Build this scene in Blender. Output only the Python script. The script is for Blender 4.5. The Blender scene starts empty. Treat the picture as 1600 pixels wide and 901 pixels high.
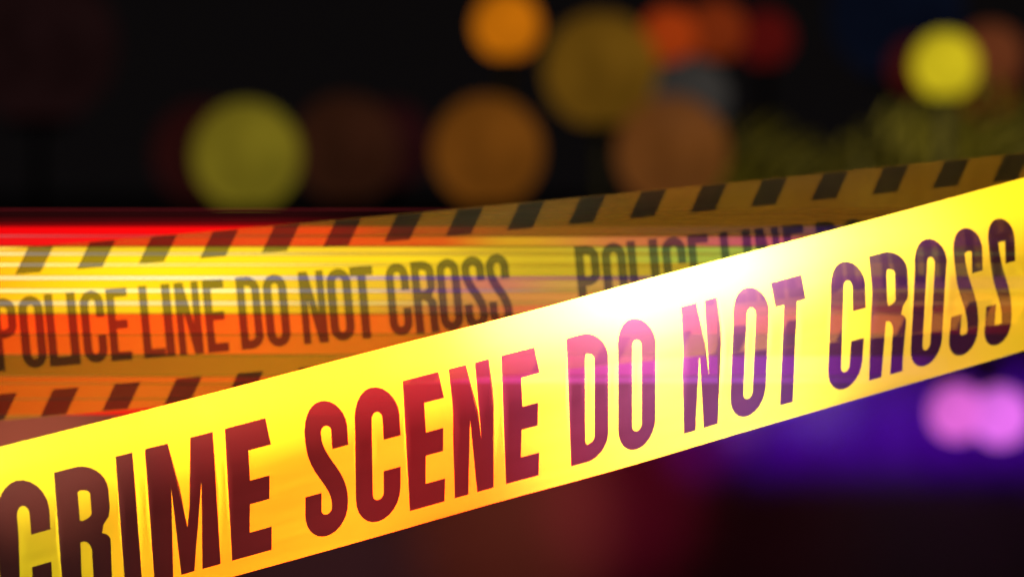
import bpy, math, random
from mathutils import Vector, Matrix
from mathutils.geometry import delaunay_2d_cdt

sc = bpy.context.scene
COL = sc.collection
R = math.radians

# ------------------------------------------------------------------ camera
CAM_H = 1.15
PITCH = R(-1.3)          # looks very slightly down, the horizon lies above the middle
LENS = 150.0
K = 36.0 / LENS / 1600.0  # metres per photo pixel at 1 m
cam_d = bpy.data.cameras.new('camera')
cam = bpy.data.objects.new('camera', cam_d)
COL.objects.link(cam)
cam.location = (0, 0, CAM_H)
cam.rotation_euler = (R(90) + PITCH, 0, 0)
cam_d.lens = LENS
cam_d.sensor_width = 36
cam_d.clip_end = 2000
cam_d.clip_start = 0.05
cam_d.dof.use_dof = True
cam_d.dof.focus_distance = 1.615
cam_d.dof.aperture_fstop = 10.0
sc.camera = cam

FWD = Vector((0, math.cos(PITCH), math.sin(PITCH)))
UP = Vector((0, -math.sin(PITCH), math.cos(PITCH)))
RT = Vector((1, 0, 0))
CAM = Vector((0, 0, CAM_H))


def P(px, py, D):
    """World point seen at photo pixel (px, py) at depth D."""
    return CAM + FWD * D + RT * ((px - 800) * K * D) + UP * ((450.5 - py) * K * D)


def proj(p):
    d = p - CAM
    D = d.dot(FWD)
    return 800 + d.dot(RT) / (K * D), 450.5 - d.dot(UP) / (K * D)


# ------------------------------------------------------------------ world and colour
w = bpy.data.worlds.new('World')
sc.world = w
w.use_nodes = True
w.node_tree.nodes['Background'].inputs[0].default_value = (0.0032, 0.0026, 0.0027, 1)
w.node_tree.nodes['Background'].inputs[1].default_value = 1.0
sc.view_settings.view_transform = 'Standard'
sc.view_settings.look = 'None'
sc.view_settings.exposure = 0
sc.view_settings.gamma = 1
sc.cycles.use_denoising = True
sc.cycles.max_bounces = 10
sc.cycles.transparent_max_bounces = 16
sc.cycles.sample_clamp_indirect = 4


# ------------------------------------------------------------------ added spot lamps, out of view
def spot(name, pos, aim, watts, rgb, half_deg, radius=0.02, blend=1.0):
    l = bpy.data.lights.new(name, 'SPOT')
    l.energy = watts
    l.color = rgb
    l.spot_size = R(half_deg * 2)
    l.spot_blend = blend
    l.shadow_soft_size = radius
    o = bpy.data.objects.new(name, l)
    COL.objects.link(o)
    o.location = pos
    o.rotation_euler = (aim - pos).to_track_quat('-Z', 'Y').to_euler()
    return o


# front tape: axis from left to right, going away from the camera
F0, F1 = P(0, 854, 1.545), P(1600, 415, 1.765)


def front_at(px, py):
    """Point on the plane of the front tape's axis seen at a photo pixel."""
    D = 1.62
    for _ in range(6):
        X = (px - 800) * K * D
        t = (X - (F0 - CAM).dot(RT)) / ((F1 - F0).dot(RT))
        D = 1.545 + t * (1.765 - 1.545)
    return P(px, py, D)


def added_front_spot(px, py, watts, rgb, half, dx=0.0, up=0.75, back=0.8):
    a = front_at(px, py)
    pos = a + Vector((dx, -back, up))
    return spot('added_spot', pos, a, watts, rgb, half)


def added_rear_spot(px, py, watts, rgb, half, dx=0.0, up=0.8, back=0.9, D=1.80):
    a = P(px, py, D)
    pos = a + Vector((dx, -back, up))
    return spot('added_spot', pos, a, watts, rgb, half)


FRONT = [  # added unseen spots: coloured ones tint the print, white ones make the flare
    # px, py, watts, colour, half-angle
    (60, 800, 190, (1.0, 0.93, 0.38), 12),
    (450, 720, 120, (1.0, 0.92, 0.38), 12),
    (850, 620, 70, (1.0, 0.92, 0.38), 11),
    (1550, 430, 8, (1.0, 0.93, 0.30), 10),
    (350, 760, 80, (1.0, 0.20, 0.02), 6),
    (570, 740, 1250, (1.0, 0.02, 0.015), 6),
    (780, 690, 1150, (1.0, 0.015, 0.05), 5),
    (960, 620, 800, (1.0, 0.02, 0.42), 3.6),
    (1130, 560, 330, (0.70, 0.02, 0.8), 3.4),
    (1360, 520, 260, (0.35, 0.02, 1.0), 4.0),
    (1040, 445, 2300, (1.0, 0.98, 0.92), 3.2),
    (880, 505, 1400, (1.0, 0.97, 0.90), 2.6),
    (740, 520, 200, (1.0, 0.97, 0.80), 2.6),
    (1180, 405, 1200, (1.0, 0.98, 0.88), 2.6),
    (1300, 365, 300, (1.0, 0.98, 0.80), 2.6),
    (1090, 640, 380, (0.6, 0.9, 1.0), 2.6),
]
for a in FRONT:
    added_front_spot(*a)
REAR = [  # added unseen spots that brighten the rear tape
    (900, 420, 5, (1.0, 0.78, 0.5), 11),
    (1250, 300, 20, (1.0, 0.52, 0.30), 9),
    (1600, 330, 20, (1.0, 0.65, 0.3), 9),
    (150, 600, 22, (1.0, 0.12, 0.03), 9),
]
for a in REAR:
    added_rear_spot(*a)

# added warm backlight, unseen, makes the rear film glow behind its print
for px, py, W_, h in ((1440, 440, 330, 9), (1560, 420, 230, 9)):
    a = P(px, py, 1.80)
    spot('added_spot', a + Vector((0, .75, -.75)), a, W_, (1.0, .72, .25), h)

# added coloured spots that throw violet and red glows on the added wall
WALL_D = 7.8
POOLS = [(px, 655, 470, (0.17, 0.0, 1.0), 5.5) for px in range(1200, 1800, 80)] + [
    # px, py, watts, colour, half-angle
    (1100, 665, 300, (0.45, 0.0, 0.7), 5),
    (1160, 615, 200, (0.85, 0.35, 1.0), 4.5),
    (1280, 605, 220, (0.75, 0.45, 1.0), 4.5),
    (1390, 590, 60, (0.75, 0.30, 1.0), 4.5),
    (500, 890, 90, (1.0, 0.30, 0.35), 12),
    (800, 800, 260, (1.0, 0.17, 0.10), 11),
    (970, 770, 160, (1.0, 0.02, 0.12), 9),
    (1150, 800, 20, (1.0, 0.1, 0.10), 14),
    (1450, 850, 12, (1.0, 0.5, 0.4), 14),
    (60, 690, 1100, (1.0, 0.22, 0.12), 10),
]
for px, py, W_, c, h in POOLS:
    g = P(px, py, WALL_D)
    spot('added_spot', g + Vector((0.0, -1.1, 0.62 if py > 700 else -0.62)), g, W_ * .12, c, h, radius=0.03)


# ------------------------------------------------------------------ helpers
def lin(r, g, b):
    f = lambda c: (c / 255 / 12.92) if c / 255 <= 0.04045 else ((c / 255 + 0.055) / 1.055) ** 2.4
    return (f(r), f(g), f(b), 1)


def tag(o, label=None, cat=None, group=None, kind=None):
    for k, v in (('label', label), ('category', cat), ('group', group), ('kind', kind)):
        if v:
            o[k] = v
    return o


def empty(name, loc=(0, 0, 0)):
    o = bpy.data.objects.new(name, None)
    o.empty_display_size = 0.05
    COL.objects.link(o)
    o.location = loc
    return o


def mesh_obj(name, verts, faces, mat, parent=None, smooth=True, loc=None):
    me = bpy.data.meshes.new(name)
    off = Vector(loc) if loc is not None else Vector((0, 0, 0))
    me.from_pydata([tuple(Vector(v) - off) for v in verts], [], faces)
    me.validate()
    me.update()
    if smooth:
        me.polygons.foreach_set('use_smooth', [True] * len(me.polygons))
    me.materials.append(mat)
    o = bpy.data.objects.new(name, me)
    COL.objects.link(o)
    o.location = off
    if parent is not None:
        o.parent = parent
        o.location = off - parent.location
    return o


def new_mat(name):
    m = bpy.data.materials.new(name)
    m.use_nodes = True
    nt = m.node_tree
    nt.nodes.clear()
    out = nt.nodes.new('ShaderNodeOutputMaterial')
    return m, nt, out


def N(nt, typ, **kw):
    n = nt.nodes.new(typ)
    for k, v in kw.items():
        if k in n.inputs.keys():
            n.inputs[k].default_value = v
        else:
            setattr(n, k, v)
    return n


def film_mat(name, rgb, see, tint, gloss=0.06, rough=0.28, trans=0.35, bump=0.45):
    """Thin plastic film: scatters light on both sides and lets part straight through."""
    m, nt, out = new_mat(name)
    L = nt.links.new
    dif = N(nt, 'ShaderNodeBsdfDiffuse', Color=(*rgb, 1))
    tra = N(nt, 'ShaderNodeBsdfTranslucent', Color=(*rgb, 1))
    m1 = N(nt, 'ShaderNodeMixShader', Fac=trans)
    L(dif.outputs[0], m1.inputs[1]); L(tra.outputs[0], m1.inputs[2])
    tr = N(nt, 'ShaderNodeBsdfTransparent', Color=(*tint, 1))
    m2 = N(nt, 'ShaderNodeMixShader', Fac=see)
    L(m1.outputs[0], m2.inputs[1]); L(tr.outputs[0], m2.inputs[2])
    gl = N(nt, 'ShaderNodeBsdfGlossy', Color=(1, 1, 1, 1), Roughness=rough)
    fr = N(nt, 'ShaderNodeFresnel', IOR=1.45)
    mu = N(nt, 'ShaderNodeMath', operation='MULTIPLY')
    mu.inputs[1].default_value = gloss / 0.04
    L(fr.outputs[0], mu.inputs[0])
    m3 = N(nt, 'ShaderNodeMixShader')
    L(mu.outputs[0], m3.inputs[0]); L(m2.outputs[0], m3.inputs[1]); L(gl.outputs[0], m3.inputs[2])
    tc = N(nt, 'ShaderNodeTexCoord')
    mp = N(nt, 'ShaderNodeMapping')
    mp.inputs['Scale'].default_value = (0.9, 7.0, 1.0)
    mp.inputs['Rotation'].default_value = (0, 0, R(3))
    L(tc.outputs['UV'], mp.inputs['Vector'])
    no = N(nt, 'ShaderNodeTexNoise', Scale=1.0, Detail=2.0, Roughness=0.45)     # stretch lines along the tape
    L(mp.outputs[0], no.inputs['Vector'])
    bu = N(nt, 'ShaderNodeBump', Strength=bump, Distance=0.001)
    L(no.outputs['Fac'], bu.inputs['Height'])
    mp2 = N(nt, 'ShaderNodeMapping')
    mp2.inputs['Scale'].default_value = (9.0, 1.6, 1.0)
    mp2.inputs['Rotation'].default_value = (0, 0, R(14))
    L(tc.outputs['UV'], mp2.inputs['Vector'])
    no2 = N(nt, 'ShaderNodeTexNoise', Scale=0.55, Detail=2.0)     # faint cross creases
    L(mp2.outputs[0], no2.inputs['Vector'])
    bu2 = N(nt, 'ShaderNodeBump', Strength=bump * .6, Distance=0.001)
    L(no2.outputs['Fac'], bu2.inputs['Height']); L(bu2.outputs[0], bu.inputs['Normal'])
    for s in (dif, gl):
        L(bu.outputs[0], s.inputs['Normal'])
    L(m3.outputs[0], out.inputs[0])
    return m


def plain_mat(name, rgb, rough=0.6, metal=0.0, noise=0.25, scale=8.0):
    m, nt, out = new_mat(name)
    L = nt.links.new
    b = N(nt, 'ShaderNodeBsdfPrincipled', Roughness=rough, Metallic=metal)
    tc = N(nt, 'ShaderNodeTexCoord')
    no = N(nt, 'ShaderNodeTexNoise', Scale=scale, Detail=6.0)
    L(tc.outputs['Object'], no.inputs['Vector'])
    r = N(nt, 'ShaderNodeValToRGB')
    r.color_ramp.elements[0].color = (*[c * (1 - noise) for c in rgb], 1)
    r.color_ramp.elements[1].color = (*[c * (1 + noise) for c in rgb], 1)
    L(no.outputs['Fac'], r.inputs[0]); L(r.outputs[0], b.inputs['Base Color'])
    L(b.outputs[0], out.inputs[0])
    return m


# ------------------------------------------------------------------ lettering, outlines in a unit box
def arc(cx, cy, rx, ry, a0, a1, n=12):
    return [(cx + rx * math.cos(R(a0 + (a1 - a0) * i / n)), cy + ry * math.sin(R(a0 + (a1 - a0) * i / n)))
            for i in range(n + 1)]


def glyph(ch, sx, sy, ry):
    """Closed outlines of a condensed capital; sx stem width, sy bar height, ry corner height."""
    ix, iy = 0.5 - sx, max(0.05, ry - sy)
    if ch == 'I':
        return [[(0, 0), (1, 0), (1, 1), (0, 1)]]
    if ch == 'L':
        return [[(0, 0), (1, 0), (1, sy), (sx, sy), (sx, 1), (0, 1)]]
    if ch == 'E':
        h = sy / 2
        return [[(0, 0), (1, 0), (1, sy), (sx, sy), (sx, .5 - h), (.93, .5 - h), (.93, .5 + h), (sx, .5 + h),
                 (sx, 1 - sy), (1, 1 - sy), (1, 1), (0, 1)]]
    if ch == 'T':
        a, b = .5 - sx / 2, .5 + sx / 2
        return [[(a, 0), (b, 0), (b, 1 - sy), (1, 1 - sy), (1, 1), (0, 1), (0, 1 - sy), (a, 1 - sy)]]
    if ch == 'N':
        a = sx * 1.12
        return [[(0, 0), (sx * .92, 0), (sx * .92, .60), (1 - a, 0), (1, 0), (1, 1), (1 - sx * .92, 1),
                 (1 - sx * .92, .42), (a, 1), (0, 1)]]
    if ch == 'M':
        s = sx
        return [[(0, 0), (s, 0), (s, .68), (.40, 0), (.60, 0), (1 - s, .68), (1 - s, 0), (1, 0), (1, 1), (.665, 1),
                 (.5, .36), (.335, 1), (0, 1)]]
    if ch == 'O':
        o = arc(.5, 1 - ry, .5, ry, 0, 180) + arc(.5, ry, .5, ry, 180, 360)
        i = arc(.5, 1 - ry, ix, iy, 0, 180) + arc(.5, ry, ix, iy, 180, 360)
        return [o, i]
    if ch == 'C':
        o = [(1, .62)] + arc(.5, 1 - ry, .5, ry, 0, 180) + arc(.5, ry, .5, ry, 180, 360) + [(1, .38)]
        i = [(1 - sx, .38)] + arc(.5, ry, ix, iy, 360, 180) + arc(.5, 1 - ry, ix, iy, 180, 0) + [(1 - sx, .62)]
        return [o + i]
    if ch == 'D':
        o = [(0, 0)] + arc(.42, ry, .58, ry, 270, 360) + arc(.42, 1 - ry, .58, ry, 0, 90) + [(0, 1)]
        i = [(sx, sy)] + arc(.42, ry, .58 - sx, iy, 270, 360) + arc(.42, 1 - ry, .58 - sx, iy, 0, 90) + [(sx, 1 - sy)]
        return [o, i]
    if ch in 'PR':
        b = .44 if ch == 'P' else .46          # underside of the bowl
        r2 = ry * .9
        i2 = max(.04, r2 - sy)
        inner = [(sx, b + sy)] + arc(.42, b + r2, .58 - sx, i2, 270, 360, 8) + \
            arc(.42, 1 - r2, .58 - sx, i2, 0, 90, 8) + [(sx, 1 - sy)]
        if ch == 'P':
            o = [(0, 0), (sx, 0), (sx, b)] + arc(.42, b + r2, .58, r2, 270, 360, 8) + \
                arc(.42, 1 - r2, .58, r2, 0, 90, 8) + [(0, 1)]
        else:
            o = [(0, 0), (sx, 0), (sx, b), (.42, b)] + arc(.42, b - .12, .58 - sx, .12, 90, 20, 6)[1:] + \
                [(1 - sx, .2), (1 - sx + .02, 0), (1.02, 0), (1, .1), (1, .36)] + \
                arc(.70, .41, .30, .085, 0, 65, 5) + [(.86, .55)] + \
                [(.97, .60), (1, b + r2)] + arc(.42, 1 - r2, .58, r2, 0, 90, 8) + [(0, 1)]
        return [o, inner]
    if ch == 'S':
        # pen stroke with an elliptical nib
        hx, hy = sx / 2, sy / 2
        c = [(1 - hx, .655)] + arc(.5, 1 - ry, .5 - hx, ry - hy, 0, 180, 14)
        a, b = Vector((hx, 1 - ry - .02)), Vector((1 - hx, ry + .02))
        c1, c2 = Vector((hx, .56)), Vector((1 - hx, .44))
        for k in range(1, 17):
            t = k / 16
            q = a * (1 - t) ** 3 + 3 * c1 * t * (1 - t) ** 2 + 3 * c2 * t * t * (1 - t) + b * t ** 3
            c.append((q.x, q.y))
        c += arc(.5, ry, .5 - hx, ry - hy, 0, -180, 14)[1:] + [(hx, .345)]
        pts = [Vector((x / sx, y / sy)) for x, y in c]
        lft, rgt = [], []
        for k, p in enumerate(pts):
            t = (pts[min(k + 1, len(pts) - 1)] - pts[max(k - 1, 0)]).normalized()
            n = Vector((-t.y, t.x)) * .5
            lft.append(((p.x + n.x) * sx, (p.y + n.y) * sy))
            rgt.append(((p.x - n.x) * sx, (p.y - n.y) * sy))
        return [lft + rgt[::-1]]
    raise ValueError(ch)


def inside(pt, loops):
    x, y = pt
    c = False
    for lp in loops:
        j = len(lp) - 1
        for i in range(len(lp)):
            xi, yi = lp[i]
            xj, yj = lp[j]
            if (yi > y) != (yj > y) and x < (xj - xi) * (y - yi) / (yj - yi) + xi:
                c = not c
            j = i
    return c


def build_tape(root, S, u0, u1, W, shapes, film, ink_of, nu, nv):
    """One conforming mesh cut into film and prints. shapes: (print name, loops in metres (u, v))."""
    pts, edges = [], []

    def add_loop(lp):
        b = len(pts)
        pts.extend(Vector(p) for p in lp)
        n = len(lp)
        edges.extend((b + i, b + (i + 1) % n) for i in range(n))
    border = [(u0 + (u1 - u0) * i / nu, 0) for i in range(nu)] + [(u1, W * j / nv) for j in range(nv)] + \
             [(u1 - (u1 - u0) * i / nu, W) for i in range(nu)] + [(u0, W - W * j / nv) for j in range(nv)]
    add_loop(border)
    for _, loops in shapes:
        for lp in loops:
            add_loop(lp)
    for i in range(1, nu):
        for j in range(1, nv):
            pts.append(Vector((u0 + (u1 - u0) * (i + .013 * j % 1 * .3) / nu, W * j / nv)))
    vs, _, fs, *_ = delaunay_2d_cdt(pts, edges, [], 1, 1e-7)
    boxes = []
    for nm, loops in shapes:
        xs = [p[0] for lp in loops for p in lp]
        ys = [p[1] for lp in loops for p in lp]
        boxes.append((min(xs), max(xs), min(ys), max(ys), nm, loops))
    groups = {'film': []}
    for f in fs:
        cx = sum(vs[i][0] for i in f) / len(f)
        cy = sum(vs[i][1] for i in f) / len(f)
        key = 'film'
        for x0, x1, y0, y1, nm, loops in boxes:
            if x0 <= cx <= x1 and y0 <= cy <= y1 and inside((cx, cy), loops):
                key = nm
                break
        groups.setdefault(key, []).append(f)
    P3 = [S(v[0], v[1]) for v in vs]
    e = 2e-4
    for key, fl in groups.items():
        used = sorted({i for f in fl for i in f})
        mp = {k: n for n, k in enumerate(used)}
        o = mesh_obj({'film': 'film', 'word': 'printed_word'}.get(key if key == 'film' else key[0], 'hazard_stripes'), [P3[i] for i in used], [[mp[i] for i in f] for f in fl],
                     film if key == 'film' else ink_of, root)
        nrm = []
        for i in used:
            u, v = vs[i]
            n = (S(u + e, v) - S(u - e, v)).cross(S(u, v + e) - S(u, v - e)).normalized()
            nrm.append(n)
        uvl = o.data.uv_layers.new(name='tape_uv')
        for lp in o.data.loops:
            q = vs[used[lp.vertex_index]]
            uvl.data[lp.index].uv = (q[0] * 10, q[1] * 10)
        o.data.normals_split_custom_set_from_vertices([tuple(n) for n in nrm])
    return groups


# ------------------------------------------------------------------ FRONT TAPE
WF = 0.0765
AX = F1 - F0
LEN = AX.length
T = AX.normalized()
n1 = (UP - T * UP.dot(T)).normalized()
n2 = n1.cross(T)
if n2.y < 0:
    n2 = -n2
NV = 60


def phi(v):                     # tilt of the film across its width: leans out below, rolls back on top
    s = v / WF
    x = max(0.0, min(1.0, (s - 0.50) / 0.50))
    x = x * x * (3 - 2 * x)
    return R(-24 + 52 * x)


prof = [(0.0, 0.0)]
for k in range(NV * 4):
    v = WF * (k + .5) / (NV * 4)
    a, b = prof[-1]
    d = WF / (NV * 4)
    prof.append((a + d * math.cos(phi(v)), b + d * math.sin(phi(v))))
mid = ((prof[0][0] + prof[-1][0]) / 2, (prof[0][1] + prof[-1][1]) / 2)


def S_front(u, v):
    s = max(0, min(.99999, v / WF)) * NV * 4
    k = int(s); t = s - k
    a = prof[k][0] * (1 - t) + prof[k + 1][0] * t - mid[0]
    b = prof[k][1] * (1 - t) + prof[k + 1][1] * t - mid[1]
    rip = 0.0005 * math.sin(u * 23 + v * 30) + 0.0004 * math.sin(u * 61 + 1.3 - v * 55)
    a += .00045 * math.sin(u * 13 + 1 + v * 9) + .00018 * math.sin(u * 41 + v * 22)
    return F0 + T * u + n1 * a + n2 * (b + rip)


def solve_u(px, v):
    lo, hi = -0.6, 1.3
    for _ in range(50):
        m = (lo + hi) / 2
        if proj(S_front(m, v))[0] < px:
            lo = m
        else:
            hi = m
    return (lo + hi) / 2


VB, VT = 0.093 * WF, 0.812 * WF
FTXT = [('C', 1, 81), ('R', 98, 174), ('I', 194, 221), ('M', 240, 345), ('E', 363, 425),
        ('S', 477, 544), ('C', 556, 626), ('E', 641, 696), ('N', 712, 773), ('E', 792, 843),
        ('D', 893, 951), ('O', 966, 1025),
        ('N', 1071, 1125), ('O', 1142, 1198), ('T', 1207, 1256),
        ('C', 1295, 1349), ('R', 1362, 1414), ('O', 1425, 1474), ('S', 1485, 1530), ('S', 1540, 1582)]
us = [(c, solve_u(a, .3 * WF), solve_u(b, .3 * WF)) for c, a, b in FTXT]
span = us[-1][2] - us[0][1] + 0.055
shapes = []
HT = VT - VB
for rep in (-1, 0, 1):
    for k_, (c, a, b) in enumerate(us):
        wd = b - a
        sx = {'I': 1, 'M': .28, 'T': .43, 'E': .44}.get(c, .38)
        ry = min(.30, .5 * wd / HT * 1.25)
        ov = .012 if c in 'COS' else 0
        loops = glyph(c, sx, .185 if c in 'ET' else .168, ry)
        shapes.append((('word', rep, sum(k_ >= q for q in (5, 10, 12, 15))), [[(a + rep * span + x * wd, VB + (y * (1 + 2 * ov) - ov) * HT) for x, y in lp]
                                     for lp in loops]))
U0, U1 = us[0][1] - span - .02, us[-1][2] + span + .02

film_front = film_mat('yellow_film', (0.86, 0.72, 0.045), 0.42, (1.0, 0.93, 0.40), gloss=.07, rough=.22, trans=.35)
ink_front = film_mat('black_print', (0.036, 0.011, 0.025), 0.42, (0.92, 0.85, 0.90), gloss=.05, rough=.25, trans=.3)
front = empty('barrier_tape', tuple(F0))
tag(front, 'bright yellow tape in the foreground with big heavy letters reading crime scene do not cross',
    'barrier tape')
build_tape(front, S_front, U0, U1, WF, shapes, film_front, ink_front, 420, 26)

# ------------------------------------------------------------------ REAR TAPE
DR = 1.80
R0, R1 = P(0, 523, DR), P(1600, 371, DR + .02)
TR = (R1 - R0).normalized()
m1 = (UP - TR * UP.dot(TR)).normalized()
m2 = m1.cross(TR)
if m2.y < 0:
    m2 = -m2
MPP = (R1 - R0).length / 1600.0 / 1.0     # metres along the tape per photo column
WR = 268 * K * DR * math.cos(math.atan(.095))


def S_rear(u, v):
    s = v / WR - .5
    sag = 0.0
    x = u / (R1 - R0).length
    sag = -.0012 * math.sin(math.pi * max(-.2, min(1.2, x)))
    b = .010 * s * s + .0011 * math.sin(u * 16 + v * 20) + .0007 * math.sin(u * 47 - v * 26 + .6)
    return R0 + TR * u + m1 * (s * WR + sag) + m2 * b


RTXT = [('P', -10, 27), ('O', 31, 69), ('L', 72, 107), ('I', 106, 120), ('C', 126, 163), ('E', 167, 200),
        ('L', 218, 252), ('I', 253, 267), ('N', 273, 311), ('E', 317, 350),
        ('D', 369, 405), ('O', 410, 447), ('N', 466, 505), ('O', 509, 547), ('T', 546, 582),
        ('C', 601, 637), ('R', 641, 677), ('O', 680, 716), ('S', 719, 755), ('S', 757, 793)]
PER = 907
rshapes = []
vb, vt = WR * (1 - .712), WR * (1 - .285)
for rep in (-1, 0, 1, 2):
    for k_, (c, a, b) in enumerate(RTXT):
        wd = (b - a) * MPP
        sx = {'I': 1, 'T': .38, 'N': .33, 'E': .39, 'L': .38}.get(c, .36)
        ry = .5 * wd / (vt - vb) * 1.15
        loops = glyph(c, sx, .125, ry)
        rshapes.append((('word', rep, sum(k_ >= q for q in (6, 10, 12, 15))), [[((a + rep * PER) * MPP + x * wd, vb + y * (vt - vb)) for x, y in lp]
                                      for lp in loops]))
UR0, UR1 = -930 * MPP, 2650 * MPP
i = -10
while 55 + 95.55 * i < 2620:
    x = (55 + 95.55 * i) * MPP
    if x > UR0 + .01:
        sw, ln = 40 * MPP, 24 * MPP
        y1, y0 = WR * .997, WR * (1 - .155)
        rshapes.append((('hazard_stripes', 0), [[(x - ln, y0), (x - ln + sw, y0), (x + sw, y1), (x, y1)]]))
        xb = x + 18 * MPP
        y1, y0 = WR * .155, WR * .003
        rshapes.append((('hazard_stripes', 1), [[(xb - ln, y0), (xb - ln + sw, y0), (xb + sw, y1), (xb, y1)]]))
    i += 1
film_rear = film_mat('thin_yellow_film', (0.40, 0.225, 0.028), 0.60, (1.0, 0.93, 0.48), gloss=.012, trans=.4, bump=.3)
ink_rear = film_mat('thin_black_print', (0.014, 0.010, 0.010), 0.20, (0.9, 0.85, 0.9), gloss=.008, rough=.35, trans=.3, bump=.2)
rear = empty('barrier_tape', tuple(R0))
tag(rear, 'slightly blurred see-through tape behind with slanted edge stripes reading police line do not cross',
    'barrier tape')
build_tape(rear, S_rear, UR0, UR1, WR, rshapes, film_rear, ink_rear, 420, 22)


# ------------------------------------------------------------------ solids
def tube(name, a, b, r0, r1, mat, parent, n=20, rings=1, cap_round=False):
    a, b = Vector(a), Vector(b)
    d = (b - a)
    L_ = d.length
    t = d.normalized()
    x = t.orthogonal().normalized()
    y = t.cross(x)
    st = []
    if cap_round:
        for k in range(5):
            q = math.pi / 2 * k / 5
            st.append((r0 * (1 - math.cos(q)), r0 * math.sin(q) + 1e-5))
        for k in range(6):
            q = math.pi / 2 * k / 5
            st.append((L_ - r1 * (1 - math.sin(q)) if False else L_ - r1 + r1 * math.sin(q), r1 * math.cos(q) + 1e-5))
    else:
        st = [(L_ * k / rings, r0 + (r1 - r0) * k / rings) for k in range(rings + 1)]
    vs, fs = [], []
    for s, r in st:
        for k in range(n):
            q = 2 * math.pi * k / n
            vs.append(a + t * s + x * (r * math.cos(q)) + y * (r * math.sin(q)))
    for s in range(len(st) - 1):
        for k in range(n):
            fs.append([s * n + k, s * n + (k + 1) % n, (s + 1) * n + (k + 1) % n, (s + 1) * n + k])
    fs.append(list(range(n))[::-1])
    fs.append(list(range((len(st) - 1) * n, len(st) * n)))
    return mesh_obj(name, vs, fs, mat, parent)


def sphere(name, c, r, mat, parent, n=32, m=16, squash=1.0):
    c = Vector(c)
    vs = [c + Vector((0, 0, r * squash))]
    for j in range(1, m):
        q = math.pi * j / m
        for k in range(n):
            p = 2 * math.pi * k / n
            vs.append(c + Vector((r * math.sin(q) * math.cos(p), r * math.sin(q) * math.sin(p), r * squash * math.cos(q))))
    vs.append(c - Vector((0, 0, r * squash)))
    fs = [[0, 1 + k, 1 + (k + 1) % n] for k in range(n)]
    for j in range(m - 2):
        for k in range(n):
            a = 1 + j * n
            fs.append([a + k, a + n + k, a + n + (k + 1) % n, a + (k + 1) % n])
    a = 1 + (m - 2) * n
    fs += [[a + k, len(vs) - 1, a + (k + 1) % n] for k in range(n)]
    return mesh_obj(name, vs, fs, mat, parent, loc=c)


dark_metal = plain_mat('dark_metal', (0.012, 0.011, 0.012), rough=.8)

# ------------------------------------------------------------------ LIGHT STREAKS, built as glowing rods (behind both tapes)
DB = 1.85


def streak_mat(stops):  # streak of light painted as emission along a rod
    m, nt, out = new_mat('light_streak')
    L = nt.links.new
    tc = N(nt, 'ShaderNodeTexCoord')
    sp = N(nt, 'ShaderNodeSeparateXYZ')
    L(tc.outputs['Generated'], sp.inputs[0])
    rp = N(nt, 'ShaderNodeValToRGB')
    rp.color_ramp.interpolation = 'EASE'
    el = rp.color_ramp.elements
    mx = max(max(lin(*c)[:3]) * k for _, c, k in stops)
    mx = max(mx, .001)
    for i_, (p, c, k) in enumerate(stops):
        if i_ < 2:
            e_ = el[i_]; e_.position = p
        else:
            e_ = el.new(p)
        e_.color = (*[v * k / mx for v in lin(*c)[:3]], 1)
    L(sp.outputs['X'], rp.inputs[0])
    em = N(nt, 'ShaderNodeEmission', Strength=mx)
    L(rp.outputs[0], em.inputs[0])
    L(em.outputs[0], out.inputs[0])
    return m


X0, X1 = -160, 1760


def f(px):
    return (px - X0) / (X1 - X0)


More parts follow.
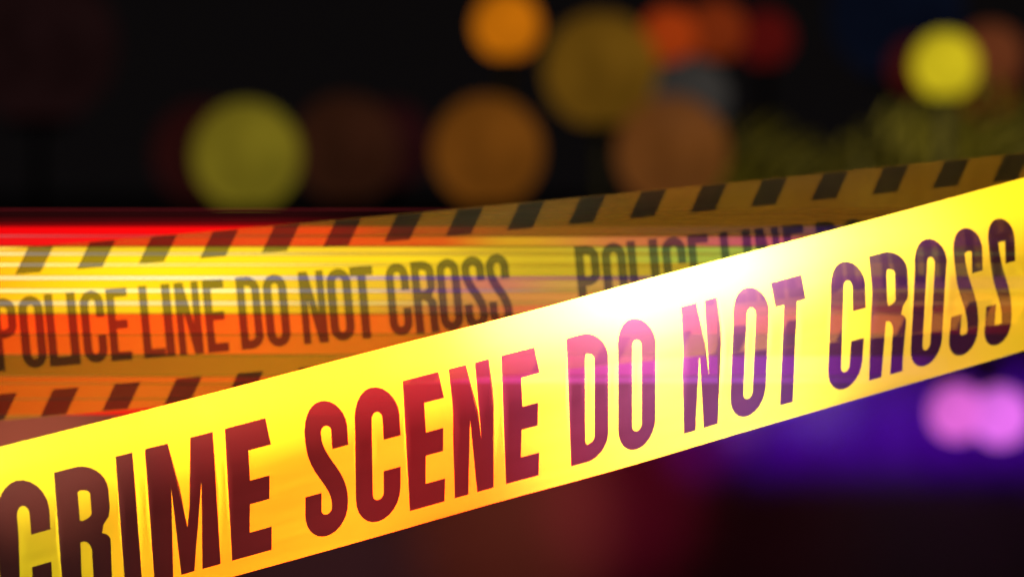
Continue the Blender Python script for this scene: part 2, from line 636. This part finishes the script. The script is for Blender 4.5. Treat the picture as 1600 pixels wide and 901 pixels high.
# y0, y1, [(px, sRGB, gain)...]
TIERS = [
    ('red_light_streak', 326, 328.5, [(-160, (110, 26, 32), .6), (500, (110, 30, 36), .5), (900, (50, 12, 14), .5)]),
    ('red_light_streak', 330, 339, [(-160, (34, 7, 8), 1), (400, (40, 8, 9), 1), (620, (20, 4, 5), 1), (900, (10, 2, 2), 1)]),
    ('red_light_streak', 340, 347, [(-160, (62, 8, 10), 1), (400, (72, 8, 12), 1), (620, (34, 4, 5), 1), (900, (10, 2, 2), 1)]),
    ('red_light_streak', 348, 353, [(-160, (120, 8, 10), 1), (400, (130, 8, 12), 1), (620, (50, 4, 5), 1), (900, (20, 4, 4), 1)]),
    ('red_light_streak', 354, 367, [(-160, (225, 6, 10), 1.2), (500, (235, 10, 12), 1.3), (650, (170, 20, 20), 1.), (860, (140, 70, 30), .6), (1150, (40, 20, 60), 1), (1350, (80, 30, 140), 1), (1700, (20, 4, 4), 1)]),
    ('white_light_streak', 367.5, 369.5, [(-160, (255, 110, 110), 1), (300, (230, 60, 60), 1), (600, (100, 10, 10), 1)]),
    ('red_light_streak', 370, 384, [(-160, (220, 16, 18), 1.2), (500, (235, 25, 20), 1.4), (680, (225, 60, 20), 1.2), (800, (235, 180, 50), 1), (1000, (220, 120, 110), 1), (1180, (200, 70, 160), 1.1), (1400, (90, 30, 150), 1), (1700, (20, 4, 4), 1)]),
    ('amber_light_streak', 386, 394, [(-160, (255, 190, 90), 1.5), (300, (255, 225, 40), 1.7), (600, (255, 220, 60), 1.5), (820, (225, 200, 60), 1), (1100, (170, 220, 120), 1), (1350, (140, 190, 120), .8), (1600, (20, 20, 10), 1)]),
    ('white_light_streak', 395, 398, [(-160, (255, 235, 215), 3), (300, (255, 240, 170), 2), (600, (255, 225, 90), 1.3), (900, (225, 200, 60), 1), (1200, (160, 220, 120), 1)]),
    ('amber_light_streak', 399, 411, [(-160, (255, 170, 30), 1.8), (250, (255, 225, 25), 2), (600, (255, 225, 40), 1.6), (850, (225, 205, 60), 1.1), (1100, (170, 220, 110), 1), (1350, (120, 160, 90), .7), (1600, (20, 20, 10), 1)]),
    ('white_light_streak', 412, 415, [(-160, (255, 235, 200), 3.2), (350, (255, 240, 150), 2.4), (650, (255, 225, 60), 1.5), (900, (225, 200, 60), 1)]),
    ('amber_light_streak', 416, 431, [(-160, (255, 170, 30), 1.6), (250, (255, 225, 20), 2), (600, (255, 222, 40), 1.5), (850, (215, 200, 60), 1.), (1200, (190, 180, 90), .8)]),
    ('white_light_streak', 432, 436, [(-160, (255, 225, 190), 2.5), (300, (240, 240, 240), 2.6), (550, (190, 180, 255), 1.8), (720, (150, 90, 230), 1.5), (800, (190, 120, 170), 1.2), (1000, (100, 60, 190), 1)]),
    ('amber_light_streak', 437, 451, [(-160, (255, 150, 25), 1.6), (200, (255, 220, 25), 1.9), (600, (235, 200, 60), 1.4), (760, (200, 110, 150), 1.2), (900, (210, 170, 120), 1.), (1200, (120, 60, 200), .8)]),
    ('white_light_streak', 452, 456, [(-160, (255, 230, 190), 2.5), (300, (255, 250, 210), 2.8), (560, (225, 215, 220), 1.7), (700, (180, 120, 220), 1.3), (900, (200, 170, 120), 1)]),
    ('amber_light_streak', 457, 470, [(-160, (255, 170, 30), 1.6), (200, (255, 215, 25), 1.9), (550, (235, 200, 50), 1.4), (760, (210, 140, 110), 1.1), (1000, (220, 150, 110), 1), (1500, (60, 20, 60), 1)]),
    ('white_light_streak', 471, 476, [(-160, (255, 235, 200), 1.8), (300, (255, 240, 200), 2.0), (560, (240, 220, 160), 1.4), (760, (200, 140, 110), 1.1)]),
    ('amber_light_streak', 477, 489, [(-160, (255, 190, 40), 1.4), (300, (255, 215, 30), 1.6), (520, (235, 190, 40), 1.2), (700, (200, 110, 90), 1.), (1000, (255, 90, 120), 1.2), (1500, (160, 20, 40), 1)]),
    ('red_light_streak', 491, 521, [(-160, (250, 30, 12), 1.9), (300, (255, 45, 15), 1.8), (560, (235, 70, 25), 1.3), (750, (170, 70, 40), 1.), (1080, (255, 20, 150), 1.6), (1300, (225, 40, 80), 1.4), (1500, (120, 15, 30), 1), (1700, (20, 5, 10), 1)]),
    ('red_light_streak', 523, 553, [(-160, (215, 35, 10), 1.5), (300, (235, 55, 15), 1.4), (560, (210, 75, 20), 1.1), (800, (120, 50, 20), 1.), (1100, (90, 30, 90), 1), (1500, (30, 10, 30), 1), (1700, (10, 5, 12), 1)]),
    ('violet_light_streak', 556, 586, [(-160, (70, 35, 8), 1), (200, (150, 60, 12), .9), (500, (170, 90, 15), .8), (800, (190, 50, 120), 1), (1000, (230, 60, 200), 1.3), (1200, (150, 30, 200), 1.2), (1420, (100, 20, 140), 1), (1560, (36, 8, 80), 1)]),
    ('violet_light_streak', 588, 598, [(-160, (190, 50, 10), 1), (300, (235, 40, 20), 1), (600, (190, 40, 30), .8), (900, (230, 80, 200), 1), (1150, (170, 80, 220), 1.2), (1330, (120, 50, 170), 1), (1450, (70, 20, 110), .8), (1560, (36, 8, 80), 1)]),
    ('red_light_streak', 600, 622, [(-160, (210, 45, 10), 1), (200, (225, 55, 20), 1), (400, (190, 30, 15), 1), (600, (20, 5, 5), 1)]),
    ('red_light_streak', 624, 648, [(-160, (190, 35, 10), 1), (200, (235, 40, 20), 1), (400, (170, 20, 15), 1), (600, (20, 5, 5), 1)]),
]
streak_root = empty('light_streaks', tuple(P(800, 470, DB) - UP * .0))
tag(streak_root, 'wide streaks of red amber white and violet light behind the tapes, shaped as glowing rods', 'light streaks')
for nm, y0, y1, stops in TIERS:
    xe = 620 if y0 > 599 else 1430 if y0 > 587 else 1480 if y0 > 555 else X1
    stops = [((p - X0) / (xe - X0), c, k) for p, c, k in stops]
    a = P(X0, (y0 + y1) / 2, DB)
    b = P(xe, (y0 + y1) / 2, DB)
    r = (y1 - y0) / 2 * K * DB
    o = tube(nm, a, b, r, r, streak_mat(stops), streak_root)
for px in (X0 - 8, X1 + 8):  # added holders out of view, made up to carry the streak rods
    a = P(px, 615, DB)
    b = P(px, 318, DB)
    tube('added_end_bracket', a, b, .006, .006, dark_metal, streak_root)
    g = Vector((a.x, a.y, 0))
    tube('added_stand_leg', g, a, .010, .007, dark_metal, streak_root)
    tube('added_stand_foot', g + Vector((0, -.25, .012)), g + Vector((0, .25, .012)), .011, .011, dark_metal, streak_root)


# ------------------------------------------------------------------ BACKGROUND GLOBE LAMPS
def globe_mat(rgb, gain=1.0, thru=.3, rnd_scale=9.0):
    m, nt, out = new_mat('lit_globe')
    L = nt.links.new
    em = N(nt, 'ShaderNodeEmission', Color=lin(*rgb))
    tc = N(nt, 'ShaderNodeTexCoord')
    no = N(nt, 'ShaderNodeTexNoise', Scale=rnd_scale, Detail=2.0)        # uneven frosted glass
    L(tc.outputs['Object'], no.inputs['Vector'])
    mr = N(nt, 'ShaderNodeMapRange')
    mr.inputs['From Min'].default_value = .3
    mr.inputs['From Max'].default_value = .7
    g_ = gain / (1 - thru * thru)
    mr.inputs['To Min'].default_value = g_ * .62
    mr.inputs['To Max'].default_value = g_ * 1.32
    L(no.outputs['Fac'], mr.inputs[0]); L(mr.outputs[0], em.inputs['Strength'])
    tr = N(nt, 'ShaderNodeBsdfTransparent', Color=(1, 1, 1, 1))
    mx = N(nt, 'ShaderNodeMixShader', Fac=thru)
    L(em.outputs[0], mx.inputs[1]); L(tr.outputs[0], mx.inputs[2])
    L(mx.outputs[0], out.inputs[0])
    return m


GL = [
    # px, py, radius, D, colour, label
    (792, 40, 55, 9.0, (178, 98, 8), 'vivid orange round lamp glowing alone at the top centre'),
    (940, 110, 94, 9.6, (94, 64, 12), 'large dim olive-brown round lamp right of the vivid orange lamp'),
    (762, 236, 90, 8.4, (100, 56, 12), 'large dim brown-orange round lamp straight below the vivid orange lamp'),
    (385, 243, 88, 8.0, (104, 92, 20), 'large olive-green round lamp standing alone on the left'),
    (1045, 56, 46, 10.4, (142, 48, 10), 'small red-orange round lamp at the left end of the row of three'),
    (1118, 48, 49, 10.8, (104, 36, 10), 'small rust-orange round lamp in the middle of the row of three'),
    (1196, 60, 46, 11.2, (70, 10, 8), 'small dark red round lamp at the right end of the row of three'),
    (1477, 102, 54, 8.8, (192, 172, 26), 'bright yellow round lamp at the upper right'),
    (1548, 88, 54, 10.0, (90, 44, 22), 'dim brown round lamp just right of the bright yellow lamp'),
    (1545, 146, 46, 10.6, (88, 34, 10), 'dim rust round lamp below and right of the bright yellow lamp'),
    (1432, 104, 46, 11.4, (56, 12, 8), 'faint dark red round lamp partly hidden behind the bright yellow lamp'),
    (1080, 152, 64, 9.2, (48, 45, 42), 'faint grey round lamp between the row of three and the brown lamp'),
    (1050, 238, 92, 8.6, (96, 54, 20), 'large dim brown round lamp above the tape right of the centre'),
    (540, 232, 88, 9.8, (42, 20, 10), 'very faint brown round lamp right of the olive-green lamp'),
    (610, 226, 70, 10.2, (30, 8, 9), 'barely visible dark red round lamp left of the brown-orange lamp'),
    (318, 240, 84, 10.8, (34, 9, 8), 'barely visible dark red round lamp behind the left edge of the olive-green lamp'),
    (60, 70, 130, 11.6, (22, 9, 9), 'huge barely visible dark red lamp in the top left corner'),
    (1400, 20, 110, 12.5, (6, 10, 22), 'huge barely visible navy lamp at the top right edge'),
    (1495, 644, 46, 7.57, (216, 100, 205), 'pink round headlamp reflection below the tape, left of a touching pair'),
    (1563, 650, 48, 7.57, (222, 108, 228), 'violet-pink round headlamp reflection below the tape, right of a touching pair'),
]
for px, py, rr, D, rgb, lab in GL:
    c = P(px, py, D)
    r = rr * K * D * .96
    th = .08 if py > 600 else .3
    root = empty('globe_lamp', (c.x, c.y, 0 if py < 600 else c.z))
    tag(root, lab, 'lamp', 'defocused lamps in the dark background')
    sphere('globe', c, r, globe_mat(rgb, 1.0, th), root)
    if py > 600:          # headlamp reflections, built as glowing globes fixed on the added wall
        tube('added_bracket', (c.x, c.y + r * .9, c.z), (c.x, c.y + .12, c.z), r * .45, r * .5, dark_metal, root)
        continue
    tube('post', (c.x, c.y, 0), (c.x, c.y, c.z - r * .98), .018, .012, dark_metal, root, rings=3)
    tube('collar', (c.x, c.y, c.z - r * 1.04), (c.x, c.y, c.z - r * .93), r * .35, r * .42, dark_metal, root)

# ------------------------------------------------------------------ GROUND
m, nt, out = new_mat('asphalt')
L = nt.links.new
b = N(nt, 'ShaderNodeBsdfPrincipled', Roughness=.75)
tc = N(nt, 'ShaderNodeTexCoord')
no = N(nt, 'ShaderNodeTexNoise', Scale=1.3, Detail=8.0)
L(tc.outputs['Object'], no.inputs['Vector'])
rp = N(nt, 'ShaderNodeValToRGB')
rp.color_ramp.elements[0].color = (.035, .034, .034, 1)
rp.color_ramp.elements[1].color = (.065, .062, .06, 1)
L(no.outputs['Fac'], rp.inputs[0]); L(rp.outputs[0], b.inputs['Base Color'])
no2 = N(nt, 'ShaderNodeTexNoise', Scale=90.0, Detail=3.0)
L(tc.outputs['Object'], no2.inputs['Vector'])
bu = N(nt, 'ShaderNodeBump', Strength=.4, Distance=.01)
L(no2.outputs['Fac'], bu.inputs['Height']); L(bu.outputs[0], b.inputs['Normal'])
L(b.outputs[0], out.inputs[0])
ground = mesh_obj('ground', [(-600, -100, 0), (600, -100, 0), (600, 1200, 0), (-600, 1200, 0)], [[0, 1, 2, 3]], m, smooth=False)
tag(ground, kind='structure')

conc = plain_mat('concrete', (0.16, 0.155, 0.15), rough=.9, noise=.2, scale=5)
wa, wb = P(-900, 338, WALL_D), P(2500, 338, WALL_D)
zt = wa.z
prof_w = [(-.16, 0), (-.16, .08), (-.03, .30), (0, zt - .03), (.03, zt), (.20, zt), (.22, zt - .03), (.25, .30), (.36, .08), (.36, 0)]
vs, fs = [], []
NX = 24
for i in range(NX + 1):
    x = wa.x + (wb.x - wa.x) * i / NX
    vs += [(x, wa.y + a, b) for a, b in prof_w]
n = len(prof_w)
for i in range(NX):
    for j in range(n - 1):
        fs.append([i * n + j, (i + 1) * n + j, (i + 1) * n + j + 1, i * n + j + 1])
fs.append(list(range(n))); fs.append(list(range(NX * n, NX * n + n))[::-1])
wall = mesh_obj('added_wall', vs, fs, conc, smooth=False)  # wall put in as a surface for the coloured glows
tag(wall, 'low dark concrete wall added behind the tapes to catch violet and red light', 'wall')

# ------------------------------------------------------------------ FOLIAGE (upper right, far out of focus)
random.seed(4)
leaf = plain_mat('leaf_green', (0.085, 0.080, 0.016), rough=.5, noise=.5, scale=30)
bark = plain_mat('bark', (0.06, 0.045, 0.03), rough=.9)


def palm(px, D, h, nfr, seed, lab):
    rnd = random.Random(seed)
    c = P(px, 300, D)
    root = empty('palm_bush', (c.x, c.y, 0))
    tag(root, lab, 'palm', 'dark palms at the right')
    tube('trunk', (c.x, c.y, 0), (c.x, c.y, h), .05, .035, bark, root, rings=4)
    vs, fs = [], []
    for k in range(nfr):
        az = rnd.uniform(0, 2 * math.pi)
        el = rnd.uniform(R(15), R(75))
        Lf = rnd.uniform(.45, .7)
        d0 = Vector((math.cos(az) * math.cos(el), math.sin(az) * math.cos(el), math.sin(el)))
        p = Vector((c.x, c.y, h))
        segs = 12
        for s in range(segs):
            t = s / segs
            d = (d0 + Vector((0, 0, -1.3 * t * t))).normalized()
            q = p + d * (Lf / segs)
            side = d.cross(Vector((0, 0, 1))).normalized()
            for sg in (-1, 1):
                ll = .26 * math.sin(math.pi * (t * .85 + .12))
                dr = (side * sg * .8 + d * .45 + Vector((0, 0, -.55 - .3 * t))).normalized()
                wv = d * .011
                b0 = len(vs)
                a1 = p + dr * (ll * .5)
                a2 = p + dr * ll + Vector((0, 0, -.05 * ll))
                vs += [p - wv * .3, p + wv * .3, a1 + wv, a1 - wv, a2]
                fs += [[b0, b0 + 1, b0 + 2, b0 + 3], [b0 + 3, b0 + 2, b0 + 4]]
            wv = side * .005
            b0 = len(vs)
            vs += [p - wv, p + wv, q + wv, q - wv]
            fs.append([b0, b0 + 1, b0 + 2, b0 + 3])
            p = q
    mesh_obj('crown', vs, fs, leaf, root, smooth=False)


palm(1700, 9.4, 0.97, 50, 3, 'dim green palm at the right edge above the striped tape')
palm(1340, 10.0, 0.95, 44, 8, 'low dim palm left of the one at the right edge, fronds below the yellow lamp')
pc = P(1500, 250, 9.5)
spot('added_spot', pc + Vector((-1.6, -3.0, 2.4)), pc, 900, (1.0, .80, .25), 13, radius=.2)  # added spot to brighten the palms
